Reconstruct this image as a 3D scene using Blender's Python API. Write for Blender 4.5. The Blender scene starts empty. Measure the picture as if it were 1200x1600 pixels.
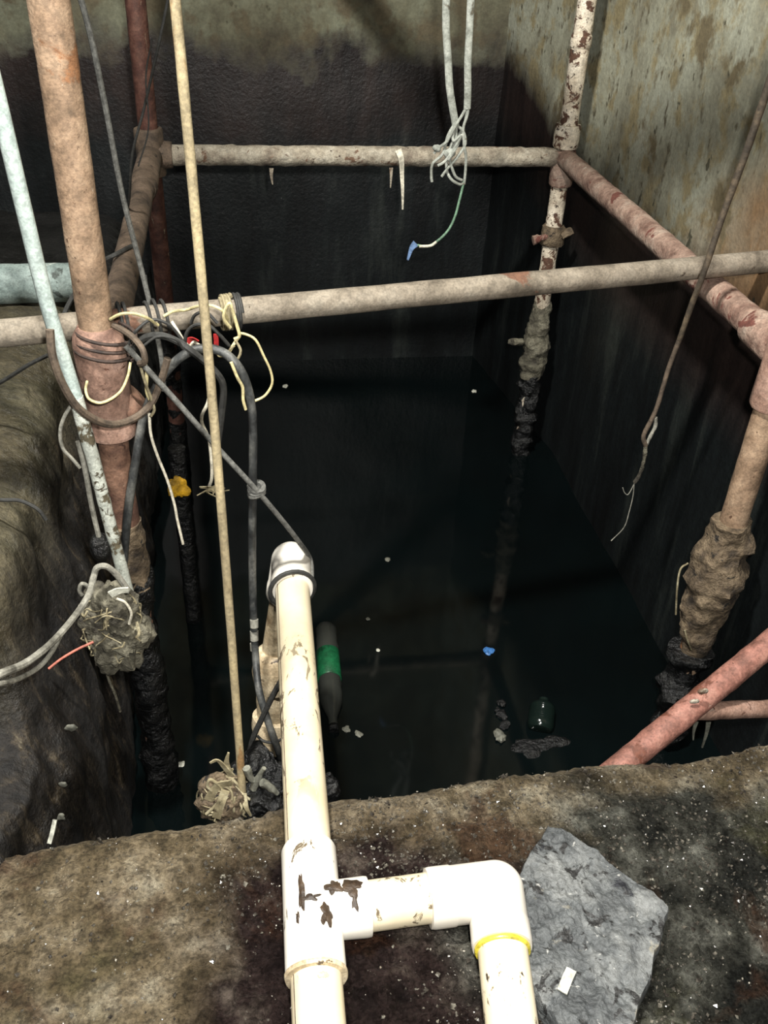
import bpy, bmesh, math, random
from mathutils import Vector, Matrix, noise as mn
R = random.Random(11)
C = bpy.context.scene.collection
sc = bpy.context.scene

# ------------------------------------------------------------------ camera, light, exposure
HS = 1.08                      # height of the lens over the slab
PITCH, ROLL, YAW, F = .613, .052, -.176, 1446.0
cp, sp = math.cos(PITCH), math.sin(PITCH)
Zr = Matrix.Rotation(YAW, 3, 'Z')
fw = Zr @ Vector((0, cp, -sp)); up0 = Zr @ Vector((0, sp, cp)); rt0 = Zr @ Vector((1, 0, 0))
rt = math.cos(ROLL)*rt0 + math.sin(ROLL)*up0
up = -math.sin(ROLL)*rt0 + math.cos(ROLL)*up0
EYE = Vector((0, 0, HS))
cd = bpy.data.cameras.new('camera'); cam = bpy.data.objects.new('camera', cd); C.objects.link(cam)
cd.sensor_fit = 'VERTICAL'; cd.sensor_height = 36; cd.lens = 36*F/1600
cd.clip_start = .02
cam.matrix_world = Matrix((( rt.x, up.x, -fw.x, 0), (rt.y, up.y, -fw.y, 0), (rt.z, up.z, -fw.z, HS), (0, 0, 0, 1)))
sc.camera = cam
w = bpy.data.worlds.new('dim_basement'); sc.world = w; w.use_nodes = True
w.node_tree.nodes['Background'].inputs[0].default_value = (.72, .82, 1, 1)
w.node_tree.nodes['Background'].inputs[1].default_value = .035
def lamp(name, loc, target, size, power, col):
    ld = bpy.data.lights.new(name, 'AREA'); ld.shape = 'DISK'; ld.size = size; ld.energy = power; ld.color = col
    o = bpy.data.objects.new(name, ld); C.objects.link(o); o.location = loc
    o.rotation_euler = (Vector(target)-Vector(loc)).to_track_quat('-Z', 'Y').to_euler()
    return o
lamp('hand_torch', (.06, .0, 1.17), (.3, 1.7, .1), .05, 23, (1, .98, .93))
lamp('ceiling_lamp', (-.27, .74, 2.5), (.3, 1.7, 0), .16, 92, (1, .97, .90))
sc.view_settings.view_transform = 'Standard'; sc.view_settings.look = 'None'
sc.view_settings.gamma = 1; sc.view_settings.use_curve_mapping = False
sc.view_settings.exposure = .32

# ------------------------------------------------------------------ places
def ray(px, py): return fw + rt*((px-600)/F) - up*((py-800)/F)
def W(px, py, Y):                       # point seen at px,py that stands Y metres ahead
    r = ray(px, py); return EYE + r*(Y/r.y)
def Wz(px, py, z):                      # point seen at px,py lying at height z
    r = ray(px, py); return EYE + r*((z-HS)/r.z)
def Wx(px, py, X):
    r = ray(px, py); return EYE + r*(X/r.x)
def L(lst): return [W(*t) for t in lst]
WATER = HS-1.57
RAIL = HS-.638
XL, XR, YF, YB = -.205, .890, 1.285, 2.506
YW, XW = 3.22, .992

# ------------------------------------------------------------------ materials
def lin(c): return tuple((v/255/12.92 if v/255 <= .04045 else ((v/255+.055)/1.055)**2.4) for v in c)+(1,)
def base(name):
    m = bpy.data.materials.new(name); m.use_nodes = True
    nt = m.node_tree; b = nt.nodes['Principled BSDF']; return m, nt, b
def nz(nt, scale, detail=6, stretch=(1, 1, 1), rough=.6, dist=0, off=0):
    tc = nt.nodes.new('ShaderNodeTexCoord'); mp = nt.nodes.new('ShaderNodeMapping'); n = nt.nodes.new('ShaderNodeTexNoise')
    nt.links.new(tc.outputs['Object'], mp.inputs[0]); mp.inputs['Scale'].default_value = stretch
    mp.inputs['Location'].default_value = (off, off*.7, off*.3)
    nt.links.new(mp.outputs[0], n.inputs['Vector'])
    n.inputs['Scale'].default_value = scale; n.inputs['Detail'].default_value = detail
    n.inputs['Roughness'].default_value = rough; n.inputs['Distortion'].default_value = dist
    return n.outputs['Fac']
def ramp(nt, fac, stops):
    r = nt.nodes.new('ShaderNodeValToRGB'); e = r.color_ramp.elements
    while len(e) < len(stops): e.new(.5)
    for k, (p, c) in enumerate(stops):
        e[k].position = p; e[k].color = c if len(c) == 4 else lin(c)
    nt.links.new(fac, r.inputs[0]); return r.outputs[0]
def mix(nt, fac, a, b):
    m = nt.nodes.new('ShaderNodeMix'); m.data_type = 'RGBA'
    for s, v in ((m.inputs[0], fac), (m.inputs[6], a), (m.inputs[7], b)):
        if hasattr(v, 'links'): nt.links.new(v, s)
        elif isinstance(v, (int, float)): s.default_value = v
        else: s.default_value = v if len(v) == 4 else lin(v)
    return m.outputs[2]
def mth(nt, op, a, b=0, clamp=False):
    m = nt.nodes.new('ShaderNodeMath'); m.operation = op; m.use_clamp = clamp
    for s, v in ((m.inputs[0], a), (m.inputs[1], b)):
        if hasattr(v, 'links'): nt.links.new(v, s)
        else: s.default_value = v
    return m.outputs[0]
def mrange(nt, v, a, b, c=0, d=1):
    m = nt.nodes.new('ShaderNodeMapRange'); nt.links.new(v, m.inputs[0])
    for k, x in enumerate((a, b, c, d)): m.inputs[k+1].default_value = x
    return m.outputs[0]
def bump(nt, b, h, strength=.5, dist=.004):
    n = nt.nodes.new('ShaderNodeBump'); n.inputs['Strength'].default_value = strength
    n.inputs['Distance'].default_value = dist
    nt.links.new(h, n.inputs['Height']); nt.links.new(n.outputs[0], b.inputs['Normal'])
def grain(nt, col, amt=.3, scale=230, off=0):
    g = nz(nt, scale, 3, off=off); g2 = nz(nt, scale*.3, 5, off=off+7)
    v = mrange(nt, mth(nt, 'ADD', mth(nt, 'MULTIPLY', g, .5), mth(nt, 'MULTIPLY', g2, .5)), .40, .60, 1-amt, 1+amt)
    m = nt.nodes.new('ShaderNodeVectorMath'); m.operation = 'SCALE'
    nt.links.new(col, m.inputs[0]); nt.links.new(v, m.inputs['Scale']); return m.outputs[0]
def xyz(nt):
    tc = nt.nodes.new('ShaderNodeTexCoord'); s = nt.nodes.new('ShaderNodeSeparateXYZ')
    nt.links.new(tc.outputs['Object'], s.inputs[0]); return s.outputs
def grime(name, cols, scale=14, spots=None, rough=.7, bmp=.5, bd=.003, stretch=(1, 1, 1), off=0, fine=90, metal=0, sharp=.16):
    """cols: 2-4 colours over a noise; spots: (colour, scale, threshold) patches of another colour"""
    m, nt, b = base(name)
    n = nz(nt, scale, 8, stretch, .62, .3, off)
    k = len(cols); st = [(.5-sharp+2*sharp*i/(k-1), c) for i, c in enumerate(cols)]
    col = ramp(nt, n, st)
    for i, s in enumerate(spots or []):
        q = nz(nt, s[1], 7, stretch if len(s) < 4 else s[3], .65, .6, off+3.3+i*5)
        col = mix(nt, mrange(nt, q, s[2], s[2]+.035), col, s[0])
    nt.links.new(grain(nt, col, .26, 260, off), b.inputs['Base Color'])
    b.inputs['Roughness'].default_value = rough; b.inputs['Metallic'].default_value = metal
    h = mth(nt, 'ADD', nz(nt, fine, 5, off=off), mth(nt, 'MULTIPLY', n, 1.5))
    bump(nt, b, h, bmp, bd)
    return m
M = {}
M['post_tan'] = grime('rusty_tan_pipe', [(91, 74, 57), (137, 113, 91), (163, 139, 115)], 16, [((130, 91, 61), 9, .60), ((78, 55, 40), 60, .64), ((190, 182, 167), 30, .68)], .75, .5, .002)
M['pink_pipe'] = grime('pink_primer_pipe', [(100, 75, 64), (145, 115, 100), (165, 136, 122)], 18, [((86, 54, 43), 40, .62), ((184, 162, 148), 26, .67)], .75, .5, .002, off=4)
M['red_rust'] = grime('red_oxide_pipe', [(79, 55, 45), (120, 90, 73), (144, 113, 95)], 22, [((97, 48, 36), 9, .58), ((63, 41, 32), 45, .62), ((151, 131, 113), 60, .66)], .7, .5, .002, off=2)
M['dark_rust'] = grime('dark_red_pipe', [(51, 29, 24), (80, 49, 40), (107, 75, 63)], 20, [((147, 132, 112), 30, .63, (1, 1, .35))], .7, .5, .002, off=8)
M['brown_pipe'] = grime('dirty_brown_pipe', [(51, 42, 34), (87, 73, 60), (106, 90, 76)], 16, [((39, 29, 23), 40, .62)], .8, .5, .002, off=9)
M['crusted'] = grime('pale_crusted_pipe', [(111, 100, 88), (149, 140, 124), (167, 160, 145)], 22, [((99, 75, 59), 14, .60), ((79, 66, 54), 50, .64)], .9, 1, .004, off=6)
M['peeling'] = grime('peeling_white_paint_pipe', [(168, 154, 134), (206, 194, 174), (218, 208, 190)], 15, [((84, 58, 44), 34, .54), ((70, 60, 52), 70, .60)], .8, .9, .003, off=1)
M['pinkcrust'] = grime('pink_grey_crusted_pipe', [(100, 75, 64), (142, 118, 104), (158, 140, 126)], 18, [((95, 55, 46), 12, .58), ((171, 160, 147), 40, .66)], .85, .9, .003, off=12)
M['pole'] = grime('dusty_pole', [(84, 76, 65), (120, 111, 98), (137, 129, 116)], 11, [((101, 72, 56), 7, .60), ((190, 184, 170), 26, .70), ((67, 56, 46), 40, .67)], .85, .5, .002, off=5)
M['mud'] = grime('grey_mud', [(50, 46, 38), (92, 88, 74), (122, 118, 102)], 26, [((140, 134, 112), 20, .66)], .8, 1, .006, off=7)
M['brownmud'] = grime('brown_mud', [(46, 38, 30), (96, 82, 64), (128, 112, 90)], 26, [((34, 30, 26), 30, .60)], .75, 1, .006, off=8)
M['blackmud'] = grime('black_wet_sludge', [(6, 7, 8), (14, 15, 16), (34, 34, 33)], 30, [((84, 84, 78), 60, .69)], .28, 1, .008, off=3)
M['pvc'] = None
def pvc(name, c, dirt, off=0, fresh=.0):
    m, nt, b = base(name)
    n = nz(nt, 7, 5, off=off)
    col = ramp(nt, n, [(.35, c[0]), (.65, c[1])])
    s1 = nz(nt, 30, 9, (1, .45, 1), .7, 1.2, off+2); s2 = nz(nt, 3.4, 3, off=off+5)
    mask = mth(nt, 'MULTIPLY', mrange(nt, s1, dirt, dirt+.03), mrange(nt, s2, .44, .54))
    col = mix(nt, mask, col, (104, 92, 74))
    s3 = nz(nt, 70, 6, (1, .4, 1), .6, 0, off+8)
    col = mix(nt, mrange(nt, s3, .70, .73), col, (60, 50, 42))
    nt.links.new(col, b.inputs['Base Color']); b.inputs['Roughness'].default_value = .32
    bump(nt, b, nz(nt, 40, 4), .12, .002)
    return m
M['pvc'] = pvc('cream_pvc', [(206, 192, 160), (232, 220, 192)], .575)
M['pvc_fit'] = pvc('white_pvc_fitting', [(230, 224, 212), (242, 238, 228)], .62, 3)
M['pvc_old'] = grime('stained_pvc', [(150, 128, 98), (206, 188, 156), (222, 206, 176)], 14, [((74, 58, 42), 34, .62)], .5, .5, .003)
def flat(name, c, rough=.6, bmp=.25, scale=60, var=.25, metal=0, alpha=None):
    c0 = tuple(max(0, v*(1-var)) for v in c)
    return grime(name, [c0, c, tuple(min(255, v*(1+var*.5)) for v in c)], scale, None, rough, bmp, .001, fine=200, metal=metal)
M['glue'] = flat('yellow_glue', (222, 205, 70), .3)
M['tar'] = grime('dried_brown_sealant', [(38, 28, 20), (70, 54, 38)], 40, None, .5, .8, .002)
M['mint'] = grime('mint_white_conduit', [(153, 168, 165), (180, 195, 190), (195, 207, 201)], 9, [((115, 122, 113), 50, .68)], .5, .2, .001)
M['mint_old'] = grime('peeling_conduit', [(150, 156, 146), (186, 190, 180), (196, 200, 190)], 20, [((96, 88, 70), 34, .53), ((70, 62, 48), 60, .6)], .7, .6, .002)
M['rope_tan'] = grime('tan_rope', [(103, 91, 67), (135, 123, 96), (151, 137, 104)], 12, [((129, 101, 65), 5, .60)], .85, .5, .001, stretch=(3, 3, .6), fine=220)
M['nylon'] = flat('grey_cord', (96, 96, 92), .8, .6, 120)
M['blackcord'] = flat('black_cord', (44, 44, 42), .7, .5, 120)
M['hose'] = grime('black_hose', [(24, 25, 26), (56, 58, 58), (104, 104, 100)], 24, [((150, 148, 142), 18, .69)], .5, .5, .002, stretch=(1, 1, .5))
M['brownwire'] = flat('brown_dusty_cable', (84, 72, 60), .8, .4)
M['yellowwire'] = flat('yellow_wire', (196, 184, 138), .6, .3, 30)
M['whitewire'] = flat('white_wire', (206, 200, 182), .6, .3, 30)
M['greycable'] = grime('grey_dusty_cable', [(84, 82, 74), (130, 128, 118), (150, 148, 138)], 30, [((60, 54, 46), 40, .64)], .8, .5, .001)
M['silver'] = grime('pale_grey_flat_cable', [(112, 114, 106), (146, 150, 142), (164, 166, 158)], 22, [((96, 92, 80), 24, .62)], .7, .3, .001)
M['greenwire'] = flat('green_wire', (108, 140, 116), .6, .2)
M['blue'] = flat('blue_plastic', (104, 130, 168), .5, .2)
M['red'] = flat('red_tape', (170, 40, 40), .6, .2)
M['pinkwire'] = flat('salmon_wire', (190, 110, 92), .6, .2)
M['yellowrag'] = flat('yellow_scrap', (196, 150, 30), .7, .6, 30, .35)
M['straw'] = grime('straw', [(96, 88, 66), (140, 130, 102), (172, 164, 136)], 30, [((70, 60, 44), 40, .62)], .8, .5, .001)
M['scrapwhite'] = flat('white_scrap', (196, 196, 182), .6, .3)
M['scrapgrey'] = flat('grey_scrap', (104, 104, 94), .6, .4)
M['teal'] = grime('grey_green_painted_pipe', [(84, 98, 96), (132, 146, 142), (158, 168, 162)], 10, [((70, 78, 74), 14, .57), ((188, 194, 186), 22, .66)], .7, .5, .002)
M['bluescrap'] = flat('blue_scrap', (60, 110, 170), .4, .3)
M['stone'] = grime('grey_cement_slab', [(52, 55, 57), (82, 85, 86), (112, 114, 113)], 20, [((128, 124, 112), 6, .60), ((34, 34, 34), 30, .57), ((156, 156, 152), 60, .64), ((30, 32, 38), 12, .66)], .55, 1, .006, fine=70)
# bottles
def plastic(name, c, tr):
    m, nt, b = base(name); b.inputs['Base Color'].default_value = lin(c); b.inputs['Roughness'].default_value = .15
    b.inputs['Transmission Weight'].default_value = tr; b.inputs['IOR'].default_value = 1.4
    bump(nt, b, nz(nt, 60, 4), .5, .002); return m
M['bottle'] = plastic('dirty_clear_plastic', (60, 62, 58), .35)
M['bottle_green'] = plastic('dirty_green_plastic', (24, 36, 32), .4)
M['label'] = flat('green_label', (18, 76, 46), .4, .5, 24, .4)
# water
m, nt, b = base('murky_water'); M['water'] = m
nt.links.new(ramp(nt, nz(nt, 2.2, 4), [(.3, (.0016, .0024, .0025, 1)), (.7, (.0020, .0040, .0043, 1))]), b.inputs['Base Color'])
b.inputs['Roughness'].default_value = .06; b.inputs['IOR'].default_value = 1.33
bump(nt, b, nz(nt, 5, 2), .05, .01)

def wallmat(name, dry, warm, z0, amp, off=0, side='x'):
    """cement plaster over a black wet lower part; the tide line is ragged"""
    m, nt, b = base(name); X, Y, Z = xyz(nt)
    big = nz(nt, 1.6, 5, off=off); mid = nz(nt, 7, 7, (1, 1, .7), off=off+2); fine = nz(nt, 34, 8, (1, 1, .6), off=off+4)
    col = ramp(nt, mid, [(.32, dry[0]), (.5, dry[1]), (.68, dry[2])])
    col = mix(nt, mrange(nt, nz(nt, 11, 7, off=off+17), .50, .60), col, (134, 124, 94) if side == 'x' else (88, 80, 62))
    col = mix(nt, mrange(nt, fine, .58, .68), col, (88, 82, 64))
    if warm:
        # rust coming through the plaster on the near part of the wall
        wm = mth(nt, 'ADD', mth(nt, 'ADD', mrange(nt, Y, warm[1], warm[2]), mrange(nt, Z, .95, .6)), mth(nt, 'MULTIPLY', big, 1.6))
        col = mix(nt, mrange(nt, wm, 2.0, 2.5), col, warm[0])
        col = mix(nt, mrange(nt, nz(nt, 5, 6, off=off+9), .60, .66), col, (104, 94, 70))
    # tide
    streak = nz(nt, 9, 7, (1, 1, .16), .65, .2, off+6)
    if side == 'x': zz = mth(nt, 'ADD', Z, mrange(nt, Y, 2.5, 3.2, 0, -.20))   # climbs into the far corner
    else: zz = Z
    t = mth(nt, 'ADD', zz, mth(nt, 'MULTIPLY', mth(nt, 'SUBTRACT', big, .5), amp))
    t = mth(nt, 'ADD', t, mth(nt, 'MULTIPLY', mth(nt, 'SUBTRACT', streak, .5), amp*(1.1 if side == 'x' else .25)))
    if side == 'y': t = mth(nt, 'ADD', t, mth(nt, 'MULTIPLY', mth(nt, 'SUBTRACT', nz(nt, 4.5, 4, off=off+13), .5), amp))
    up_ = mrange(nt, t, z0-.05, z0+.06)
    brown = ramp(nt, streak, [(.35, (17, 12, 12)), (.65, (42, 32, 29))])
    black = ramp(nt, streak, [(.34, (9, 10, 11)), (.54, (19, 23, 24)), (.72, (46, 50, 47))])
    wet = mix(nt, mrange(nt, t, z0-.30, z0-.16), black, brown)
    col = mix(nt, mrange(nt, nz(nt, 26, 3, (1, 1, .7), off=off+11), .66, .70), col, (74, 72, 56))
    col = mix(nt, up_, wet, col); col = grain(nt, col, .16, 120, off)
    nt.links.new(col, b.inputs['Base Color'])
    nt.links.new(mrange(nt, up_, 0, 1, .42, .9), b.inputs['Roughness'])
    h = mth(nt, 'ADD', mth(nt, 'MULTIPLY', streak, 1.5), mth(nt, 'ADD', fine, nz(nt, 90, 5)))
    bump(nt, b, h, .4, .004)
    return m
M['wall_right'] = wallmat('right_wall_plaster', [(118, 114, 96), (146, 146, 128), (160, 162, 146)], ((122, 94, 64), 1.95, 1.5), .40, .09, 0, 'x')
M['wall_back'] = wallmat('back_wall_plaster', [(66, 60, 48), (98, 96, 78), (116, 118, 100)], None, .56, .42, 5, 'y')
# left mass
m, nt, b = base('left_mass'); M['wall_left'] = m; X, Y, Z = xyz(nt)
st = nz(nt, 30, 8, (1, 1, .16), .7, .3); bg = nz(nt, 6, 7, off=4)
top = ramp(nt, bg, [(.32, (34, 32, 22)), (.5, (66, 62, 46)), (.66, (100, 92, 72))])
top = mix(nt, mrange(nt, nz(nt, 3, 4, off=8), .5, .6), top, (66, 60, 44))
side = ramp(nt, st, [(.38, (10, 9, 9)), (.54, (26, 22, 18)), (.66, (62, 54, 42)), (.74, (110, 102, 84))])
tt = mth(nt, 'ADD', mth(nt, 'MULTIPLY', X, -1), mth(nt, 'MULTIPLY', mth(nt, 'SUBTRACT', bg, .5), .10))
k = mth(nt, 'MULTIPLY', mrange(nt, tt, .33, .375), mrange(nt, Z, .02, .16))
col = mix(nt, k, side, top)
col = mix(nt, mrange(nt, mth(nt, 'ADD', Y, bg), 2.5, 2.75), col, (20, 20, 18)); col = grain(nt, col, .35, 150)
nt.links.new(col, b.inputs['Base Color']); nt.links.new(mrange(nt, bg, .4, .6, .35, .75), b.inputs['Roughness'])
bump(nt, b, mth(nt, 'ADD', st, nz(nt, 60, 7)), .9, .008)
# floor slab
m, nt, b = base('wet_slab'); M['floor'] = m; X, Y, Z = xyz(nt)
n1 = nz(nt, 4.5, 8, dist=.5); n2 = nz(nt, 16, 9, off=3); n3 = nz(nt, 130, 5); n4 = nz(nt, 2.6, 4, off=8); n5 = nz(nt, 46, 9, off=5, rough=.75)
dry = ramp(nt, n2, [(.30, (70, 62, 46)), (.46, (120, 106, 82)), (.58, (150, 136, 112)), (.70, (180, 170, 148))])
wetc = ramp(nt, n2, [(.36, (28, 22, 22)), (.54, (52, 42, 40)), (.68, (98, 88, 80))])
greyc = ramp(nt, n2, [(.36, (34, 35, 33)), (.52, (66, 66, 60)), (.66, (112, 112, 104)), (.74, (140, 140, 130))])
leftish = mth(nt, 'ADD', mrange(nt, X, -.02, -.22), mth(nt, 'MULTIPLY', mth(nt, 'SUBTRACT', n4, .5), 2.2))
edge = mth(nt, 'ADD', mrange(nt, Y, .66, .80), mth(nt, 'MULTIPLY', mth(nt, 'SUBTRACT', n1, .5), 2.2))
rightish = mth(nt, 'ADD', mrange(nt, X, .16, .34), mth(nt, 'MULTIPLY', mth(nt, 'SUBTRACT', n4, .5), 1.6))
col = mix(nt, mrange(nt, rightish, .35, .7), wetc, greyc)
fac = mth(nt, 'MAXIMUM', mrange(nt, leftish, .30, .75), mth(nt, 'MULTIPLY', mrange(nt, edge, .45, .85), .75))
col = mix(nt, fac, col, dry)
col = mix(nt, mth(nt, 'MULTIPLY', mrange(nt, n1, .55, .62), .7), col, (72, 48, 34))      # rusty brown stain
col = mix(nt, mth(nt, 'MULTIPLY', mrange(nt, nz(nt, 3.2, 5, off=14), .56, .64), .6), col, (84, 82, 50))   # olive film
col = mix(nt, mrange(nt, n5, .62, .70), col, (24, 21, 18))
col = mix(nt, mrange(nt, nz(nt, 85, 4, off=6), .68, .72), col, (170, 166, 152))
col = grain(nt, col, .5, 210)
nt.links.new(col, b.inputs['Base Color'])
nt.links.new(mrange(nt, fac, 0, 1, .17, .46), b.inputs['Roughness'])
bump(nt, b, mth(nt, 'ADD', mth(nt, 'MULTIPLY', n5, 1.4), mth(nt, 'ADD', n3, mth(nt, 'MULTIPLY', nz(nt, 260, 3, off=2), .5))), 1, .016)

# ------------------------------------------------------------------ geometry helpers
def obj(name, bm, mat, parent=None, smooth=True, world=True):
    me = bpy.data.meshes.new(name); 
    if parent is not None and world: bmesh.ops.translate(bm, verts=bm.verts, vec=-wloc(parent))
    bm.normal_update()
    for e in bm.edges:
        if len(e.link_faces) == 2 and e.calc_face_angle(0) > .75: e.smooth = False
    bm.to_mesh(me); bm.free()
    me.materials.append(M[mat] if isinstance(mat, str) else mat)
    if smooth:
        for p in me.polygons: p.use_smooth = True
    o = bpy.data.objects.new(name, me); C.objects.link(o)
    if parent is not None: o.parent = parent
    return o
def wloc(o):
    v = Vector(o.location)
    while o.parent: o = o.parent; v += o.location
    return v
def tag(o, label, cat, group=None, kind=None):
    o['label'] = label; o['category'] = cat
    if group: o['group'] = group
    if kind: o['kind'] = kind
    return o
def thing(name, loc, label, cat, group=None):
    o = bpy.data.objects.new(name, None); C.objects.link(o); o.location = loc; o.empty_display_size = .05
    return tag(o, label, cat, group)
def centre(o):                       # put the origin of a one-mesh thing at its lowest middle point
    me = o.data; xs = [v.co for v in me.vertices]
    c = Vector((sum(v.x for v in xs)/len(xs), sum(v.y for v in xs)/len(xs), min(v.z for v in xs)))
    me.transform(Matrix.Translation(-c)); o.location = c; return o
def cat(pts, n=8):
    if len(pts) < 3: return [Vector(p) for p in pts]
    P = [2*pts[0]-pts[1]]+list(pts)+[2*pts[-1]-pts[-2]]; out = []
    for i in range(1, len(P)-2):
        a, b_, c, d = P[i-1:i+3]
        for k in range(n):
            t = k/n
            out.append(.5*((2*b_)+(c-a)*t+(2*a-5*b_+4*c-d)*t*t+(3*b_-a-3*c+d)*t*t*t))
    out.append(P[-2]); return out
def tube(bm, pts, r, seg=12, lump=0, ls=20, flat_=1, cap=True, hollow=0, twist=0):
    """r: number or list or function of 0..1; lump: noise displacement as share of r"""
    n = len(pts); acc = [0]
    for i in range(1, n): acc.append(acc[-1]+(pts[i]-pts[i-1]).length)
    tot = acc[-1] or 1
    rr = [r(acc[i]/tot) if callable(r) else (r[i] if isinstance(r, (list, tuple)) else r) for i in range(n)]
    T = [(pts[min(i+1, n-1)]-pts[max(i-1, 0)]).normalized() for i in range(n)]
    a = Vector((0, 0, 1)) if abs(T[0].z) < .9 else Vector((0, 1, 0))
    N = (a-T[0]*a.dot(T[0])).normalized(); rings = []
    for i in range(n):
        N = (N-T[i]*N.dot(T[i])).normalized(); B = T[i].cross(N); ring = []
        for k in range(seg):
            an = 2*math.pi*k/seg + twist*i
            d = N*math.cos(an)*flat_+B*math.sin(an)
            q = rr[i]
            if lump: q *= 1+lump*mn.noise((pts[i]+d*rr[i])*ls)+lump*.5*mn.noise((pts[i]+d*rr[i])*ls*2.7)
            ring.append(bm.verts.new(pts[i]+d*q))
        rings.append(ring)
    for i in range(n-1):
        for k in range(seg): bm.faces.new((rings[i][k], rings[i][(k+1) % seg], rings[i+1][(k+1) % seg], rings[i+1][k]))
    if cap: bm.faces.new(rings[0][::-1]); bm.faces.new(rings[-1])
    return bm
def line(a, b_, n): return [Vector(a).lerp(Vector(b_), i/n) for i in range(n+1)]
def T_(pts, r, **k):
    bm = bmesh.new(); return tube(bm, pts, r, **k)
def cable(name, pts, r, mat, parent=None, n=8, seg=8, **k):
    return obj(name, T_(cat(pts, n), r, seg=seg, **k), mat, parent)
def turned(a, b_, prof, seg=28, lump=0, ls=40):
    """turned body: prof = [(t along a-b in metres, radius)]"""
    a, b_ = Vector(a), Vector(b_); d = (b_-a).normalized()
    return T_([a+d*t for t, _ in prof], [q for _, q in prof], seg=seg, lump=lump, ls=ls)
def sleeve(a, b_, r0, r1, lip=.004, lump=0):
    """a fitting: bevelled thick collar from a to b"""
    a, b_ = Vector(a), Vector(b_); l = (b_-a).length
    return turned(a, b_, [(0, r0*.98), (0.0005, r1-lip*.4), (lip, r1), (l*.5, r1), (l-lip, r1), (l-.0005, r1-lip*.4), (l, r0*.98)], lump=lump)
def blob(bm, c, s, lump=.35, ls=18, sub=4, rot=0):
    q = bmesh.ops.create_icosphere(bm, subdivisions=sub, radius=1)
    for v in q['verts']:
        d = v.co.copy(); p = Vector((d.x*s[0], d.y*s[1], d.z*s[2]))
        f = 1+lump*mn.noise((p+Vector(c))*ls)+lump*.6*mn.noise((p+Vector(c))*ls*2.6)+lump*.3*mn.noise((p+Vector(c))*ls*6)
        p = Matrix.Rotation(rot, 3, 'Z') @ (p*f); v.co = p+Vector(c)
    return bm
def strip(bm, pts, wd, th=.0012, side=None, taper=True):
    """thin bent strip with real thickness"""
    pts = cat(pts, 5); n = len(pts); rings = []
    for i, p in enumerate(pts):
        t = (pts[min(i+1, n-1)]-pts[max(i-1, 0)]).normalized()
        s = (side or t.cross(Vector((.3, .9, .2)))).normalized(); s = (s-t*s.dot(t)).normalized(); u = t.cross(s)
        ww = wd*(1-.75*abs(i/(n-1)) if taper else 1)
        rings.append([bm.verts.new(p+s*a*ww/2+u*b_*th/2) for a, b_ in ((1, 1), (-1, 1), (-1, -1), (1, -1))])
    for i in range(n-1):
        for k in range(4): bm.faces.new((rings[i][k], rings[i][(k+1) % 4], rings[i+1][(k+1) % 4], rings[i+1][k]))
    bm.faces.new(rings[0][::-1]); bm.faces.new(rings[-1]); return bm

# ------------------------------------------------------------------ the setting
def grid(nx, ny, fn):
    bm = bmesh.new(); V = [[bm.verts.new(fn(i/nx, j/ny)) for j in range(ny+1)] for i in range(nx+1)]
    for i in range(nx):
        for j in range(ny): bm.faces.new((V[i][j], V[i+1][j], V[i+1][j+1], V[i][j+1]))
    return bm
def setting(name, bm, mat, **k):
    o = obj(name, bm, mat, **k); o['kind'] = 'structure'; return o
def solidify(o, th, off=-1):
    s = o.modifiers.new('thickness', 'SOLIDIFY'); s.thickness = th; s.offset = off
fbm = lambda p, s: mn.noise(p*s)+.5*mn.noise(p*s*2.1)+.25*mn.noise(p*s*4.3)
# back wall and right wall: real slabs with a slightly uneven trowelled face
def fb(u, v):
    p = Vector((-2.2+3.3*u, YW, -1+3.4*v)); p.y += .008*fbm(p, 3); return p
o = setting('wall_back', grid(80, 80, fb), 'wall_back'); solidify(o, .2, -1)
def fr(u, v):
    p = Vector((XW, .35+2.95*u, -1+3.4*v)); p.x += .008*fbm(p, 3)-.11*max(0, (p.y-2.5)/.8); return p
o = setting('wall_right', grid(90, 90, fr), 'wall_right'); solidify(o, .2, 1)

# the slab in the foreground, its broken edge over the pit
EDGE = [Wz(x, y, 0) for x, y in ((-120, 1360), (0, 1333), (60, 1318), (130, 1305), (220, 1292), (300, 1282), (380, 1270), (450, 1260), (520, 1250), (640, 1232), (740, 1215), (800, 1206), (880, 1200), (955, 1190), (1010, 1184), (1080, 1183), (1150, 1168), (1200, 1158), (1300, 1140))]
def edge_y(x):
    for a, b_ in zip(EDGE, EDGE[1:]):
        if a.x <= x <= b_.x: return a.y+(b_.y-a.y)*(x-a.x)/(b_.x-a.x)
    return EDGE[0].y if x < EDGE[0].x else EDGE[-1].y
def slab_z(x, y):
    p = Vector((x, y, 0)); wet = min(1, max(0, (x+.12+.1*mn.noise(p*5))/.12))*(.55+.45*min(1, max(0, (.78-y)/.06)))
    z = .006*fbm(p, 7)+.0022*mn.noise(p*38)+.0016*mn.noise(p*95)
    rk = 1-abs(mn.noise(p*19+Vector((0, 0, 4))))*2; rk2 = 1-abs(mn.noise(p*52+Vector((0, 0, 9))))*2
    return z+(.35+.65*wet)*(.0042*rk+.0030*rk2+.0026*mn.noise(p*130))-.006
def ff(u, v):
    x = -.52+1.46*u; e = edge_y(x)+.003*fbm(Vector((x, 0, 0)), 22)+.0025*mn.noise(Vector((x*90, 0, 0)))
    T = .93
    if v < T:
        y = .0+e*(1-(1-v/T)**1.25); z = slab_z(x, y)
        d = e-y; z -= .010*max(0, 1-d/.02)**2
        return Vector((x, y, z))
    q = (v-T)/(1-T); z = -.016-.85*q
    p = Vector((x, e, z)); p.y = e+.004+.010*fbm(p, 9)-.02*q; return p
setting('floor', grid(460, 330, ff), 'floor')

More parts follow.
